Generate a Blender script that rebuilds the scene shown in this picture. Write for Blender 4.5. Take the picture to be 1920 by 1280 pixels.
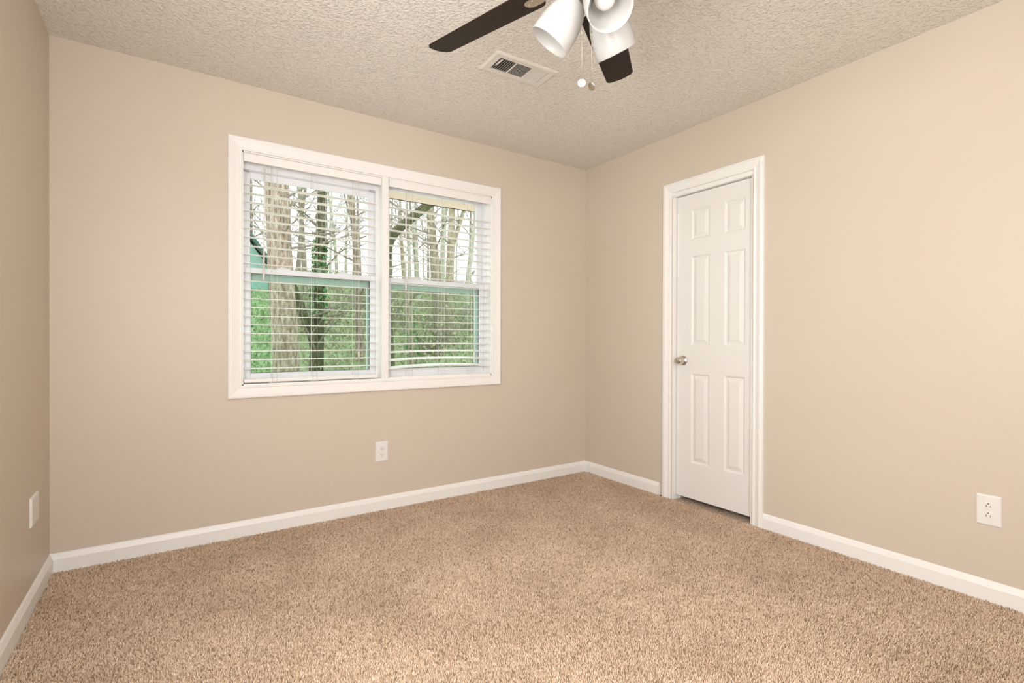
import bpy, bmesh, math, random
from mathutils import Vector, Matrix

for o in list(bpy.data.objects):
    bpy.data.objects.remove(o)
scene = bpy.context.scene
COL = scene.collection
random.seed(7)
R = math.radians

# ------------------------------------------------------------------ camera
# room frame: x = 0 is the door wall, y = 0 is the window wall, z = 0 the carpet
CAM = Vector((-2.78331, -3.07228, 1.06621))
yaw, pitch, roll = 0.59101, -0.00417, 0.00284
fw = Vector((math.sin(yaw) * math.cos(pitch), math.cos(yaw) * math.cos(pitch), math.sin(pitch)))
rt = Vector((math.cos(yaw), -math.sin(yaw), 0))
up = rt.cross(fw)
r2 = rt * math.cos(roll) + up * math.sin(roll)
u2 = -rt * math.sin(roll) + up * math.cos(roll)
cd = bpy.data.cameras.new('camera')
cam = bpy.data.objects.new('camera', cd)
COL.objects.link(cam)
cam.matrix_world = Matrix(((r2.x, u2.x, -fw.x, CAM.x), (r2.y, u2.y, -fw.y, CAM.y),
                           (r2.z, u2.z, -fw.z, CAM.z), (0, 0, 0, 1)))
cd.sensor_width = 36
cd.lens = 36 * 945.28 / 1920
cd.clip_start = 0.02
cd.clip_end = 300
scene.camera = cam

# ------------------------------------------------------------------ light and exposure
scene.view_settings.view_transform = 'Standard'
scene.view_settings.look = 'None'
scene.view_settings.gamma = 1
scene.view_settings.exposure = 0.04
scene.view_settings.use_curve_mapping = False

world = bpy.data.worlds.new('overcast_sky')
scene.world = world
world.use_nodes = True
bg = world.node_tree.nodes['Background']
bg.inputs[0].default_value = (0.94, 0.97, 1.0, 1)
bg.inputs[1].default_value = 2.7

def area(name, loc, rot, sx, sy, power, col):
    l = bpy.data.lights.new(name, 'AREA')
    l.shape = 'RECTANGLE'
    l.size, l.size_y, l.energy, l.color = sx, sy, power, col
    o = bpy.data.objects.new(name, l)
    COL.objects.link(o)
    o.location, o.rotation_euler = loc, rot
    return o

REAR = -3.85            # wall behind the camera
# fill lamps added out of view, behind and beside the camera, to brighten the room
area('rear_fill_light', (-2.70, REAR - 0.16, 1.45), (R(96), 0, R(-14)), 0.85, 1.4, 43, (1.0, 0.985, 0.965))
area('side_fill_light', (-3.262, -2.60, 1.45), (R(100), 0, R(-80)), 0.86, 1.36, 40, (1.0, 0.985, 0.965))

# ------------------------------------------------------------------ materials
def mat(name, col, rough=0.6, metal=0.0, spec=0.5):
    m = bpy.data.materials.new(name)
    m.use_nodes = True
    b = m.node_tree.nodes['Principled BSDF']
    b.inputs['Base Color'].default_value = (*col, 1)
    b.inputs['Roughness'].default_value = rough
    b.inputs['Metallic'].default_value = metal
    b.inputs['Specular IOR Level'].default_value = spec
    return m

def nodes(m):
    t = m.node_tree
    return t, t.nodes, t.links, t.nodes['Principled BSDF']

def coords(m, kind='Object', scale=(1, 1, 1)):
    t, n, l, b = nodes(m)
    tc = n.new('ShaderNodeTexCoord')
    mp = n.new('ShaderNodeMapping')
    mp.inputs['Scale'].default_value = scale
    l.new(tc.outputs[kind], mp.inputs['Vector'])
    return mp.outputs['Vector']

def noise(m, vec, scale, detail=2, rough=0.5):
    t, n, l, b = nodes(m)
    x = n.new('ShaderNodeTexNoise')
    x.inputs['Scale'].default_value = scale
    x.inputs['Detail'].default_value = detail
    x.inputs['Roughness'].default_value = rough
    l.new(vec, x.inputs['Vector'])
    return x.outputs['Fac']

def ramp(m, fac, stops, interp='LINEAR'):
    t, n, l, b = nodes(m)
    x = n.new('ShaderNodeValToRGB')
    x.color_ramp.interpolation = interp
    e = x.color_ramp.elements
    while len(e) < len(stops):
        e.new(0.5)
    for k, (p, c) in enumerate(stops):
        e[k].position = p
        e[k].color = (*c, 1) if len(c) == 3 else c
    l.new(fac, x.inputs['Fac'])
    return x.outputs['Color']

def mixc(m, a, b_, fac, mode='MIX'):
    t, n, l, b = nodes(m)
    x = n.new('ShaderNodeMix')
    x.data_type = 'RGBA'
    x.blend_type = mode
    for sock, v in ((x.inputs[0], fac), (x.inputs[6], a), (x.inputs[7], b_)):
        if hasattr(v, 'is_linked'):
            l.new(v, sock)
        elif isinstance(v, (int, float)):
            sock.default_value = v
        else:
            sock.default_value = (*v, 1)
    return x.outputs[2]

def bump(m, h, strength, dist, normal=None):
    t, n, l, b = nodes(m)
    x = n.new('ShaderNodeBump')
    x.inputs['Strength'].default_value = strength
    x.inputs['Distance'].default_value = dist
    l.new(h, x.inputs['Height'])
    if normal is not None:
        l.new(normal, x.inputs['Normal'])
    l.new(x.outputs['Normal'], b.inputs['Normal'])
    return x.outputs['Normal']

def base(m, c):
    t, n, l, b = nodes(m)
    l.new(c, b.inputs['Base Color'])

M = {}
# wall paint: satin tan
m = M['wall'] = mat('tan_wall_paint', (0.648, 0.573, 0.481), 0.42, 0, 0.35)
v = coords(m)
base(m, ramp(m, noise(m, v, 1.7, 2), [(0.3, (0.648, 0.564, 0.470)), (0.7, (0.662, 0.577, 0.483))]))
bump(m, noise(m, v, 260, 2), 0.05, 0.001)
# textured ceiling
m = M['ceiling'] = mat('textured_ceiling_paint', (0.88, 0.84, 0.78), 0.65, 0, 0.35)
v = coords(m)
hh = ramp(m, noise(m, v, 78, 3, 0.6), [(0.42, (0, 0, 0)), (0.56, (0.20,) * 3), (0.68, (0.55,) * 3), (0.90, (1, 1, 1))])
h2 = noise(m, v, 210, 2, 0.6)
n1 = bump(m, h2, 0.25, 0.002)
bump(m, hh, 0.95, 0.0085, n1)
# carpet
m = M['carpet'] = mat('beige_pile_carpet', (0.46, 0.34, 0.24), 0.95, 0, 0.1)
v = coords(m)
t_, n_, l_, b_ = nodes(m)
wob = n_.new('ShaderNodeTexNoise')
wob.inputs['Scale'].default_value = 95
l_.new(v, wob.inputs['Vector'])
vec = n_.new('ShaderNodeMix')
vec.data_type = 'VECTOR'
vec.inputs[0].default_value = 0.012
l_.new(v, vec.inputs[4])
l_.new(wob.outputs['Color'], vec.inputs[5])
vo = n_.new('ShaderNodeTexVoronoi')
vo.inputs['Scale'].default_value = 165
l_.new(vec.outputs[1], vo.inputs['Vector'])
bw = n_.new('ShaderNodeRGBToBW')
l_.new(vo.outputs['Color'], bw.inputs[0])
fine = noise(m, v, 210, 2, 0.8)
mid = noise(m, v, 60, 3, 0.6)
big = noise(m, v, 2.3, 3, 0.6)
c0 = ramp(m, bw.outputs[0], [(0.06, (0.32, 0.228, 0.155)), (0.26, (0.69, 0.525, 0.392)), (0.65, (0.79, 0.615, 0.472)), (0.94, (0.89, 0.73, 0.59))])
gap = ramp(m, vo.outputs['Distance'], [(0.32, (1.12, 1.12, 1.12)), (0.66, (0.60, 0.56, 0.53))])
c1 = mixc(m, mixc(m, c0, gap, 1.0, 'MULTIPLY'), ramp(m, fine, [(0.33, (0.78, 0.76, 0.74)), (0.6, (1.12, 1.12, 1.12))]), 1.0, 'MULTIPLY')
c2 = mixc(m, c1, ramp(m, mid, [(0.32, (0.80, 0.79, 0.78)), (0.66, (1.12, 1.12, 1.12))]), 1.0, 'MULTIPLY')
c3 = mixc(m, c2, ramp(m, big, [(0.36, (0.88, 0.86, 0.84)), (0.50, (1, 1, 1)), (0.66, (1.10, 1.11, 1.12))]), 1.0, 'MULTIPLY')
base(m, c3)
nb = bump(m, mid, 0.6, 0.012)
bump(m, fine, 0.9, 0.006, nb)
nodes(m)[3].inputs['Sheen Weight'].default_value = 0.15

m = M['pile'] = mat('beige_carpet_tufts', (0.79, 0.615, 0.47), 0.9, 0, 0.1)
t_, n_, l_, b_ = nodes(m)
ge = n_.new('ShaderNodeNewGeometry')
v = coords(m)
big = noise(m, v, 2.3, 3, 0.6)
c0 = ramp(m, ge.outputs['Random Per Island'], [(0.0, (0.36, 0.25, 0.168)), (0.22, (0.69, 0.505, 0.362)), (0.70, (0.775, 0.585, 0.435)), (1.0, (0.89, 0.715, 0.565))])
base(m, mixc(m, c0, ramp(m, big, [(0.36, (0.90, 0.885, 0.87)), (0.50, (1, 1, 1)), (0.66, (1.08, 1.09, 1.10))]), 1.0, 'MULTIPLY'))
M['trim'] = mat('white_trim_paint', (0.90, 0.885, 0.865), 0.38, 0, 0.45)
M['door'] = mat('white_door_paint', (0.83, 0.81, 0.785), 0.40, 0, 0.45)
M['vinyl'] = mat('white_window_vinyl', (0.80, 0.80, 0.825), 0.35, 0, 0.5)
M['blind'] = mat('white_blind_slat', (0.90, 0.88, 0.855), 0.42, 0, 0.45)
M['cord'] = mat('white_cord', (0.82, 0.80, 0.77), 0.7)
M['plate'] = mat('white_outlet_plastic', (0.83, 0.815, 0.79), 0.3, 0, 0.5)
M['slot'] = mat('dark_slot', (0.02, 0.018, 0.015), 0.6)
M['plastic_clear'] = mat('grey_bracket_plastic', (0.42, 0.41, 0.42), 0.4)
M['vent'] = mat('cream_vent_enamel', (0.80, 0.765, 0.71), 0.42, 0, 0.45)
M['duct'] = mat('dark_duct', (0.035, 0.027, 0.02), 0.8)
m = M['blade'] = mat('espresso_blade', (0.020, 0.010, 0.006), 0.5, 0, 0.2)
v = coords(m, 'Object', (9, 9, 9))
base(m, ramp(m, noise(m, v, 6, 3), [(0.3, (0.019, 0.0095, 0.0055)), (0.7, (0.026, 0.013, 0.0075))]))
M['nickel'] = mat('brushed_nickel', (0.62, 0.57, 0.50), 0.3, 1.0)
M['bronze'] = mat('aged_nickel', (0.42, 0.36, 0.30), 0.32, 1.0)
M['chain'] = mat('bead_chain', (0.48, 0.42, 0.35), 0.4, 0.9)
m = M['glass_shade'] = mat('white_opal_glass', (0.76, 0.752, 0.745), 0.28, 0, 0.5)
nodes(m)[3].inputs['Subsurface Weight'].default_value = 0.15
nodes(m)[3].inputs['Subsurface Radius'].default_value = (0.02, 0.02, 0.02)
nodes(m)[3].inputs['Subsurface Scale'].default_value = 0.5
t_, n_, l_, b_ = nodes(m)
tl_ = n_.new('ShaderNodeBsdfTranslucent')
tl_.inputs[0].default_value = (0.86, 0.85, 0.83, 1)
mx_ = n_.new('ShaderNodeMixShader')
mx_.inputs[0].default_value = 0.5
l_.new(b_.outputs[0], mx_.inputs[1])
l_.new(tl_.outputs[0], mx_.inputs[2])
l_.new(mx_.outputs[0], n_['Material Output'].inputs[0])
M['bulb'] = mat('frosted_bulb', (0.70, 0.675, 0.65), 0.4)
M['screen_frame'] = mat('grey_green_screen_frame', (0.72, 0.76, 0.76), 0.5)
M['sash_dark'] = mat('grey_gasket', (0.10, 0.11, 0.12), 0.6)
M['soffit'] = mat('tan_soffit_paint', (0.80, 0.67, 0.56), 0.6)
M['knotty'] = mat('brown_knot', (0.16, 0.08, 0.06), 0.8)
M['shed'] = mat('green_shed_siding', (0.22, 0.42, 0.35), 0.6)
M['shed_trim'] = mat('dark_green_eave', (0.035, 0.10, 0.08), 0.6)
M['siding'] = mat('cream_siding', (0.62, 0.56, 0.47), 0.7)

def glass(name, tint, gloss):
    m = bpy.data.materials.new(name)
    m.use_nodes = True
    n, l = m.node_tree.nodes, m.node_tree.links
    n.remove(n['Principled BSDF'])
    tr = n.new('ShaderNodeBsdfTransparent')
    tr.inputs[0].default_value = (*tint, 1)
    gl = n.new('ShaderNodeBsdfGlossy')
    gl.inputs['Roughness'].default_value = 0.02
    mx = n.new('ShaderNodeMixShader')
    mx.inputs[0].default_value = gloss
    l.new(tr.outputs[0], mx.inputs[1])
    l.new(gl.outputs[0], mx.inputs[2])
    l.new(mx.outputs[0], n['Material Output'].inputs[0])
    return m
M['pane'] = glass('clear_window_glass', (0.94, 0.965, 0.95), 0.015)
M['pane_low'] = glass('green_tinted_glass', (0.85, 0.925, 0.885), 0.015)

def bark(name, a, b_, c, sc=7):
    m = mat(name, b_, 0.9, 0, 0.1)
    v = coords(m, 'Object', (1, 1, 0.28))
    f = noise(m, v, sc * 2.2, 4, 0.7)
    base(m, ramp(m, f, [(0.32, a), (0.5, b_), (0.66, c)]))
    bump(m, f, 0.9, 0.04)
    return m
M['bark_pine'] = bark('pale_pine_bark', (0.12, 0.085, 0.06), (0.32, 0.25, 0.19), (0.54, 0.46, 0.38), 9)
M['bark_grey'] = bark('grey_brown_bark', (0.16, 0.135, 0.085), (0.33, 0.29, 0.20), (0.46, 0.42, 0.33), 9)
M['bark_moss'] = bark('mossy_bark', (0.035, 0.035, 0.018), (0.085, 0.09, 0.045), (0.17, 0.17, 0.10), 9)
M['bark_pale'] = bark('pale_green_bark', (0.30, 0.32, 0.22), (0.42, 0.45, 0.34), (0.56, 0.57, 0.47), 9)
M['twig'] = bark('twig_bark', (0.16, 0.13, 0.10), (0.29, 0.25, 0.20), (0.40, 0.36, 0.30), 9)
def leafy(name, a, b_, c, sc):
    m = mat(name, b_, 0.7, 0, 0.2)
    v = coords(m)
    base(m, ramp(m, noise(m, v, sc, 3, 0.65), [(0.3, a), (0.5, b_), (0.7, c)]))
    return m
M['ivy'] = leafy('ivy_leaf', (0.06, 0.14, 0.05), (0.14, 0.27, 0.11), (0.27, 0.42, 0.20), 9)
M['brush'] = leafy('undergrowth_leaf', (0.21, 0.19, 0.12), (0.37, 0.37, 0.22), (0.56, 0.52, 0.37), 5)
M['lawn'] = leafy('lawn_ground', (0.20, 0.26, 0.13), (0.28, 0.36, 0.19), (0.36, 0.43, 0.26), 1.6)
M['grass'] = leafy('grass_blade', (0.20, 0.30, 0.13), (0.30, 0.43, 0.21), (0.40, 0.52, 0.29), 3)

# ------------------------------------------------------------------ mesh helpers
class MB:
    def __init__(s):
        s.v, s.f, s.sm = [], [], []
    def add(s, vs, fs, smooth=False):
        n = len(s.v)
        s.v += [Vector(p) for p in vs]
        s.f += [tuple(i + n for i in f) for f in fs]
        s.sm += [smooth] * len(fs)
        return s
    def box(s, x0, x1, y0, y1, z0, z1):
        p = [(x, y, z) for x in (x0, x1) for y in (y0, y1) for z in (z0, z1)]
        return s.add(p, [(0, 1, 3, 2), (4, 6, 7, 5), (0, 4, 5, 1), (2, 3, 7, 6), (0, 2, 6, 4), (1, 5, 7, 3)])
    def tube(s, pts, rad, seg=10, caps=True):
        pts = [Vector(p) for p in pts]
        if not hasattr(rad, '__len__'):
            rad = [rad] * len(pts)
        vs, fs = [], []
        ref = Vector((0, 0, 1))
        d0 = (pts[-1] - pts[0]).normalized()
        if abs(d0.z) > 0.85:
            ref = Vector((1, 0, 0))
        for i, p in enumerate(pts):
            a = pts[max(i - 1, 0)]
            b = pts[min(i + 1, len(pts) - 1)]
            d = (b - a).normalized()
            e1 = d.cross(ref).normalized()
            e2 = d.cross(e1)
            for k in range(seg):
                t = 2 * math.pi * k / seg
                vs.append(p + (e1 * math.cos(t) + e2 * math.sin(t)) * rad[i])
        for i in range(len(pts) - 1):
            for k in range(seg):
                k2 = (k + 1) % seg
                fs.append((i * seg + k, i * seg + k2, (i + 1) * seg + k2, (i + 1) * seg + k))
        s.add(vs, fs, True)
        if caps:
            n = len(s.v) - len(vs)
            s.f.append(tuple(range(n, n + seg)))
            s.f.append(tuple(reversed(range(n + (len(pts) - 1) * seg, n + len(pts) * seg))))
            s.sm += [False, False]
        return s
    def lathe(s, prof, origin, axis=(0, 0, 1), seg=32, close=False):
        """prof = [(radius, height along axis)]"""
        ax = Vector(axis).normalized()
        ref = Vector((1, 0, 0)) if abs(ax.x) < 0.9 else Vector((0, 1, 0))
        e1 = ax.cross(ref).normalized()
        e2 = ax.cross(e1)
        o = Vector(origin)
        vs, fs = [], []
        for r, h in prof:
            for k in range(seg):
                t = 2 * math.pi * k / seg
                vs.append(o + ax * h + (e1 * math.cos(t) + e2 * math.sin(t)) * (r if r > 0.00105 or len(prof) > 14 else (r if 0.0002 < r < 0.00095 else 1e-5)))
        n = len(prof)
        for i in range(n - 1 + (1 if close else 0)):
            for k in range(seg):
                k2 = (k + 1) % seg
                j = (i + 1) % n
                fs.append((i * seg + k, i * seg + k2, j * seg + k2, j * seg + k))
        return s.add(vs, fs, True)
    def prism(s, poly, origin, e1, e2, e3, t):
        """flat polygon (list of (a, b)) in the e1, e2 plane, t thick along e3"""
        o, e1, e2, e3 = Vector(origin), Vector(e1), Vector(e2), Vector(e3)
        n = len(poly)
        vs = [o + e1 * a + e2 * b for a, b in poly] + [o + e1 * a + e2 * b + e3 * t for a, b in poly]
        fs = [tuple(range(n)), tuple(reversed(range(n, 2 * n)))]
        fs += [(i, (i + 1) % n, n + (i + 1) % n, n + i) for i in range(n)]
        return s.add(vs, fs)
    def build(s, name, material, parent=None, bevel=0, segs=2, fix=True):
        off = Vector((0, 0, 0))
        root = parent
        while root is not None and root.parent is not None:
            root = root.parent
        if root is not None:
            off = Vector(root.get('_o', (0, 0, 0)))
        me = bpy.data.meshes.new(name)
        me.from_pydata([tuple(p - off) for p in s.v], [], s.f)
        me.polygons.foreach_set('use_smooth', s.sm)
        if fix:
            bm = bmesh.new()
            bm.from_mesh(me)
            bmesh.ops.recalc_face_normals(bm, faces=bm.faces)
            bm.to_mesh(me)
            bm.free()
        me.update()
        o = bpy.data.objects.new(name, me)
        COL.objects.link(o)
        me.materials.append(material)
        if parent is not None:
            o.parent = parent
        if bevel:
            b = o.modifiers.new('bevel', 'BEVEL')
            b.width, b.segments, b.limit_method = bevel, segs, 'ANGLE'
            b.harden_normals = False
        return o

def empty(name, loc):
    o = bpy.data.objects.new(name, None)
    COL.objects.link(o)
    o.location = loc
    o.empty_display_size = 0.1
    o['_o'] = tuple(loc)
    return o

def tag(o, label=None, cat=None, group=None, kind=None):
    if label: o['label'] = label
    if cat: o['category'] = cat
    if group: o['group'] = group
    if kind: o['kind'] = kind
    return o

def struct(o, label, cat):
    return tag(o, label, cat, None, 'structure')

def rect_sweep(mb, a0, a1, b0, b1, prof, P, bottom=True):
    """sweep a moulding profile [(outward offset, height)] round an inner rectangle;
    P(a, b, h) gives the world point; without bottom the legs run down to b0"""
    rings = []
    for u, h in prof:
        bb = b0 - u if bottom else b0
        rings.append([P(a0 - u, bb, h), P(a0 - u, b1 + u, h), P(a1 + u, b1 + u, h), P(a1 + u, bb, h)])
    n = len(rings)
    vs = [p for r in rings for p in r]
    fs = []
    for i in range(n):
        j = (i + 1) % n
        for k in range(4 if bottom else 3):
            k2 = (k + 1) % 4
            fs.append((i * 4 + k, i * 4 + k2, j * 4 + k2, j * 4 + k))
    if not bottom:
        fs.append(tuple(i * 4 for i in range(n)))
        fs.append(tuple(i * 4 + 3 for i in reversed(range(n))))
    mb.add(vs, fs)

# ------------------------------------------------------------------ room shell
W, H = 3.2524, 2.44
WX0, WX1, WZ0, WZ1 = -2.482, -0.895, 0.808, 2.085      # window opening
DY0, DY1, DZ = -1.420, -0.862, 2.026                   # door opening
T = 0.14

o = MB().box(-W - T, T + 0.5, REAR - T, T, -0.12, -0.006).build('floor', M['carpet'])
struct(o, 'beige cut pile carpet covering the bedroom floor', 'floor')
o = MB().box(-W - T, T + 0.5, REAR - T, T, H, H + 0.12).build('ceiling', M['ceiling'])
struct(o, 'cream textured ceiling above the bedroom', 'ceiling')

mb = MB()
mb.box(-W - T, WX0, 0, T, 0, H).box(WX1, T, 0, T, 0, H).box(WX0, WX1, 0, T, 0, WZ0).box(WX0, WX1, 0, T, WZ1, H)
struct(mb.build('wall_back', M['wall']), 'tan painted wall with the white twin window', 'wall')
mb = MB()
mb.box(0, T, DY1, 0, 0, H).box(0, T, REAR - T, DY0, 0, H).box(0, T, DY0, DY1, DZ, H)
struct(mb.build('wall_right', M['wall']), 'tan painted wall with the white panel door', 'wall')
RX0, RX1, RZ0, RZ1 = -3.16, -2.08, 0.75, 2.15
SY0, SY1 = -3.08, -2.12
mb = MB()
mb.box(-W - T, -W, REAR - T, SY0, 0, H).box(-W - T, -W, SY1, 0, 0, H)
mb.box(-W - T, -W, SY0, SY1, 0, RZ0).box(-W - T, -W, SY0, SY1, RZ1, H)
struct(mb.build('wall_left', M['wall']), 'shaded tan wall at the left edge', 'wall')
mb = MB()
mb.box(-W, RX0, REAR - T, REAR, 0, H).box(RX1, 0, REAR - T, REAR, 0, H)
mb.box(RX0, RX1, REAR - T, REAR, 0, RZ0).box(RX0, RX1, REAR - T, REAR, RZ1, H)
struct(mb.build('wall_front', M['wall']), 'tan wall with an added window opening behind the viewer', 'wall')
# dark closet behind the door
mb = MB()
mb.box(0.60, 0.64, -1.75, -0.55, 0, H).box(T, 0.60, -1.75, -1.71, 0, H).box(T, 0.60, -0.59, -0.55, 0, H)
struct(mb.build('wall_closet', M['wall']), 'closet walls behind the white panel door', 'wall')

# baseboards
BB = [(0, -0.006), (0.014, -0.006), (0.014, 0.057), (0.0118, 0.062), (0.006, 0.078), (0.002, 0.083), (0, 0.083)]
def baseboard(name, p0, p1, nrm, label):
    p0, p1, nrm = Vector(p0), Vector(p1), Vector(nrm)
    mb = MB()
    d = (p1 - p0)
    vs = [p0 + nrm * a + Vector((0, 0, b)) for a, b in BB] + [p1 + nrm * a + Vector((0, 0, b)) for a, b in BB]
    n = len(BB)
    fs = [(i, (i + 1) % n, n + (i + 1) % n, n + i) for i in range(n)] + [tuple(range(n)), tuple(reversed(range(n, 2 * n)))]
    mb.add(vs, fs)
    return struct(mb.build(name, M['trim']), label, 'baseboard')
baseboard('baseboard_back', (-W, 0, 0), (0, 0, 0), (0, -1, 0), 'white baseboard under the window wall')
baseboard('baseboard_left', (-W, REAR, 0), (-W, -0.014, 0), (1, 0, 0), 'white baseboard along the shaded left wall')
baseboard('baseboard_right', (0, -0.758, 0), (0, -0.014, 0), (-1, 0, 0), 'short white baseboard between corner and door')
baseboard('baseboard_right', (0, REAR, 0), (0, -1.494, 0), (-1, 0, 0), 'long white baseboard right of the door')
baseboard('baseboard_front', (-W + 0.014, REAR, 0), (-0.014, REAR, 0), (0, 1, 0), 'white baseboard behind the viewer')

# carpet pile: nobody could count the tufts
import numpy as np
rng = np.random.default_rng(11)
SP = 0.0062
gx = np.arange(-W + 0.017, -0.016, SP)
gy = np.arange(-3.30, -0.016, SP)
X, Y = np.meshgrid(gx, gy)
X = (X + rng.uniform(-0.45, 0.45, X.shape) * SP).ravel()
Y = (Y + rng.uniform(-0.45, 0.45, Y.shape) * SP).ravel()
N = len(X)
hgt = rng.uniform(0.0055, 0.0095, N)
la = rng.uniform(0, 2 * np.pi, N)
ll = rng.uniform(0.0, 0.0062, N)
# brushed patches: the pile leans together over hand-sized areas
fx = np.sin(X * 5.1 + 1.7 * np.sin(Y * 3.3)) + np.sin(Y * 6.7 + X * 2.1)
lx = ll * np.cos(la) + 0.0010 * fx
ly = ll * np.sin(la) + 0.0008 * np.cos(X * 4.3 + Y * 2.9)
th = rng.uniform(0, 2 * np.pi, N)
co = np.zeros((N, 6, 3), dtype=np.float32)
for k in range(3):
    a = th + 2 * np.pi * k / 3
    co[:, k, 0], co[:, k, 1], co[:, k, 2] = X + 0.0036 * np.cos(a), Y + 0.0036 * np.sin(a), -0.0065
    co[:, 3 + k, 0], co[:, 3 + k, 1], co[:, 3 + k, 2] = X + lx + 0.0019 * np.cos(a + .5), Y + ly + 0.0019 * np.sin(a + .5), -0.006 + hgt
co[:, :, 0] = np.clip(co[:, :, 0], -W + 0.0145, -0.0145)
co[:, :, 1] = np.minimum(co[:, :, 1], -0.0145)
base_i = (np.arange(N) * 6)[:, None]
quads = np.array([0, 1, 4, 3, 1, 2, 5, 4, 2, 0, 3, 5])
tri = np.array([3, 4, 5])
loops = np.concatenate([(base_i + quads), (base_i + tri)], axis=1).ravel().astype(np.int32)
tot = np.tile(np.array([4, 4, 4, 3]), N).astype(np.int32)
start = np.concatenate([[0], np.cumsum(tot)[:-1]]).astype(np.int32)
me = bpy.data.meshes.new('carpet_pile')
me.vertices.add(N * 6)
me.vertices.foreach_set('co', co.ravel())
me.loops.add(len(loops))
me.loops.foreach_set('vertex_index', loops)
me.polygons.add(len(tot))
me.polygons.foreach_set('loop_start', start)
me.update(calc_edges=True)
me.validate()
me.materials.append(M['pile'])
o = bpy.data.objects.new('carpet_pile', me)
COL.objects.link(o)
tag(o, 'short beige tufted pile of the bedroom carpet', 'carpet pile', None, 'stuff')

# ------------------------------------------------------------------ window_1 (white twin double hung window)
win = empty('window_1', (-1.69, 0.0, 0.744))
struct(win, 'white twin double-hung window with moulded casing', 'window')
CAS = [(0.0, 0.0), (0.0, 0.011), (0.004, 0.013), (0.010, 0.013), (0.013, 0.0105), (0.030, 0.0135), (0.044, 0.017),
       (0.050, 0.0195), (0.056, 0.0195), (0.060, 0.021), (0.0665, 0.019), (0.0665, 0.0)]
mb = MB()
rect_sweep(mb, WX0 + 0.004, WX1 - 0.004, WZ0 + 0.004, WZ1 - 0.004, CAS, lambda a, b, h: (a, -h, b))
mb.build('casing', M['trim'], win)
mb = MB()     # jamb liner
mb.box(WX0, WX0 + 0.011, 0, T, WZ0, WZ1).box(WX1 - 0.011, WX1, 0, T, WZ0, WZ1)
mb.box(WX0, WX1, 0, T + 0.02, WZ0, WZ0 + 0.011).box(WX0, WX1, 0, T, WZ1 - 0.011, WZ1)
mb.build('jamb', M['trim'], win)
mb = MB()
MX0, MX1 = -1.703, -1.659
mb.box(MX0, MX1, -0.004, T, WZ0 - 0.004, WZ1)
mb.box(MX0 + 0.006, MX1 - 0.006, -0.010, -0.004, WZ0 - 0.010, WZ1 - 0.002)
mb.build('mullion', M['trim'], win, bevel=0.0015)

def frame_boxes(mb, x0, x1, z0, z1, y0, y1, l, r_, b, t):
    mb.box(x0, x0 + l, y0, y1, z0, z1).box(x1 - r_, x1, y0, y1, z0, z1)
    mb.box(x0 + l, x1 - r_, y0, y1, z0, z0 + b).box(x0 + l, x1 - r_, y0, y1, z1 - t, z1)

def sash_unit(x0, x1, top, rail):
    zb, zt = WZ0 + 0.011, WZ1 - 0.011
    mb = MB()
    frame_boxes(mb, x0, x1, zb, zt, 0.066, 0.138, 0.016, 0.016, 0.016, zt - top - 0.0)
    mb.build('vinyl_frame', M['vinyl'], win)
    a, b = x0 + 0.016, x1 - 0.016
    mb = MB()           # upper sash, outer track
    frame_boxes(mb, a, b, 1.430, top, 0.106, 0.132, 0.028, 0.040, 0.034, rail)
    us = mb.build('upper_sash', M['vinyl'], win, bevel=0.002)
    MB().box(a + 0.028, b - 0.040, 0.117, 0.121, 1.464, top - rail).build('glass_pane', M['pane'], us)
    mb = MB()           # lower sash, inner track
    frame_boxes(mb, a, b, zb + 0.014, 1.462, 0.074, 0.100, 0.028, 0.034, 0.040, 0.030)
    ls = mb.build('lower_sash', M['vinyl'], win, bevel=0.002)
    gp = MB().box(a + 0.028, b - 0.034, 0.085, 0.089, zb + 0.054, 1.432).build('glass_pane', M['pane_low'], ls)
    gp['label'] = 'green tinted lower glass pane'
    mb = MB()
    frame_boxes(mb, a + 0.028, b - 0.034, zb + 0.054, 1.432, 0.0835, 0.0905, 0.003, 0.003, 0.003, 0.003)
    mb.build('gasket', M['sash_dark'], ls)
    for f in (0.27, 0.73):
        xc = a + (b - a) * f
        mb = MB()
        mb.prism([(-0.045, 0), (-0.030, 0.008), (-0.016, 0.014), (0.016, 0.014), (0.030, 0.008), (0.045, 0)],
                 (xc, 0.078, 1.462), (1, 0, 0), (0, 0, 1), (0, 1, 0), 0.018)
        mb.build('sash_lock', M['vinyl'], ls)
    mb = MB()
    frame_boxes(mb, a + 0.004, b + 0.010, zb + 0.004, 1.452, 0.136, 0.148, 0.020, 0.046, 0.018, 0.056)
    sf = mb.build('screen_frame', M['screen_frame'], win)
    sf['label'] = 'grey green insect screen frame'
    return us

usL = sash_unit(WX0 + 0.011, MX0, 2.004, 0.036)
usR = sash_unit(MX1, WX1 - 0.011, 2.056, 0.018)
mb = MB().box(-2.470, -2.436, 0.060, 0.066, 1.992, 2.000)
mb.box(-2.470, -2.436, 0.058, 0.066, 1.992, 1.995)
mb.build('tilt_latch', M['plastic_clear'], usL)
mb = MB()
frame_boxes(mb, -1.762, -1.726, 1.992, 2.004, 0.060, 0.066, 0.003, 0.003, 0.003, 0.003)
mb.build('tilt_latch', M['plastic_clear'], usL)

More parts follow.
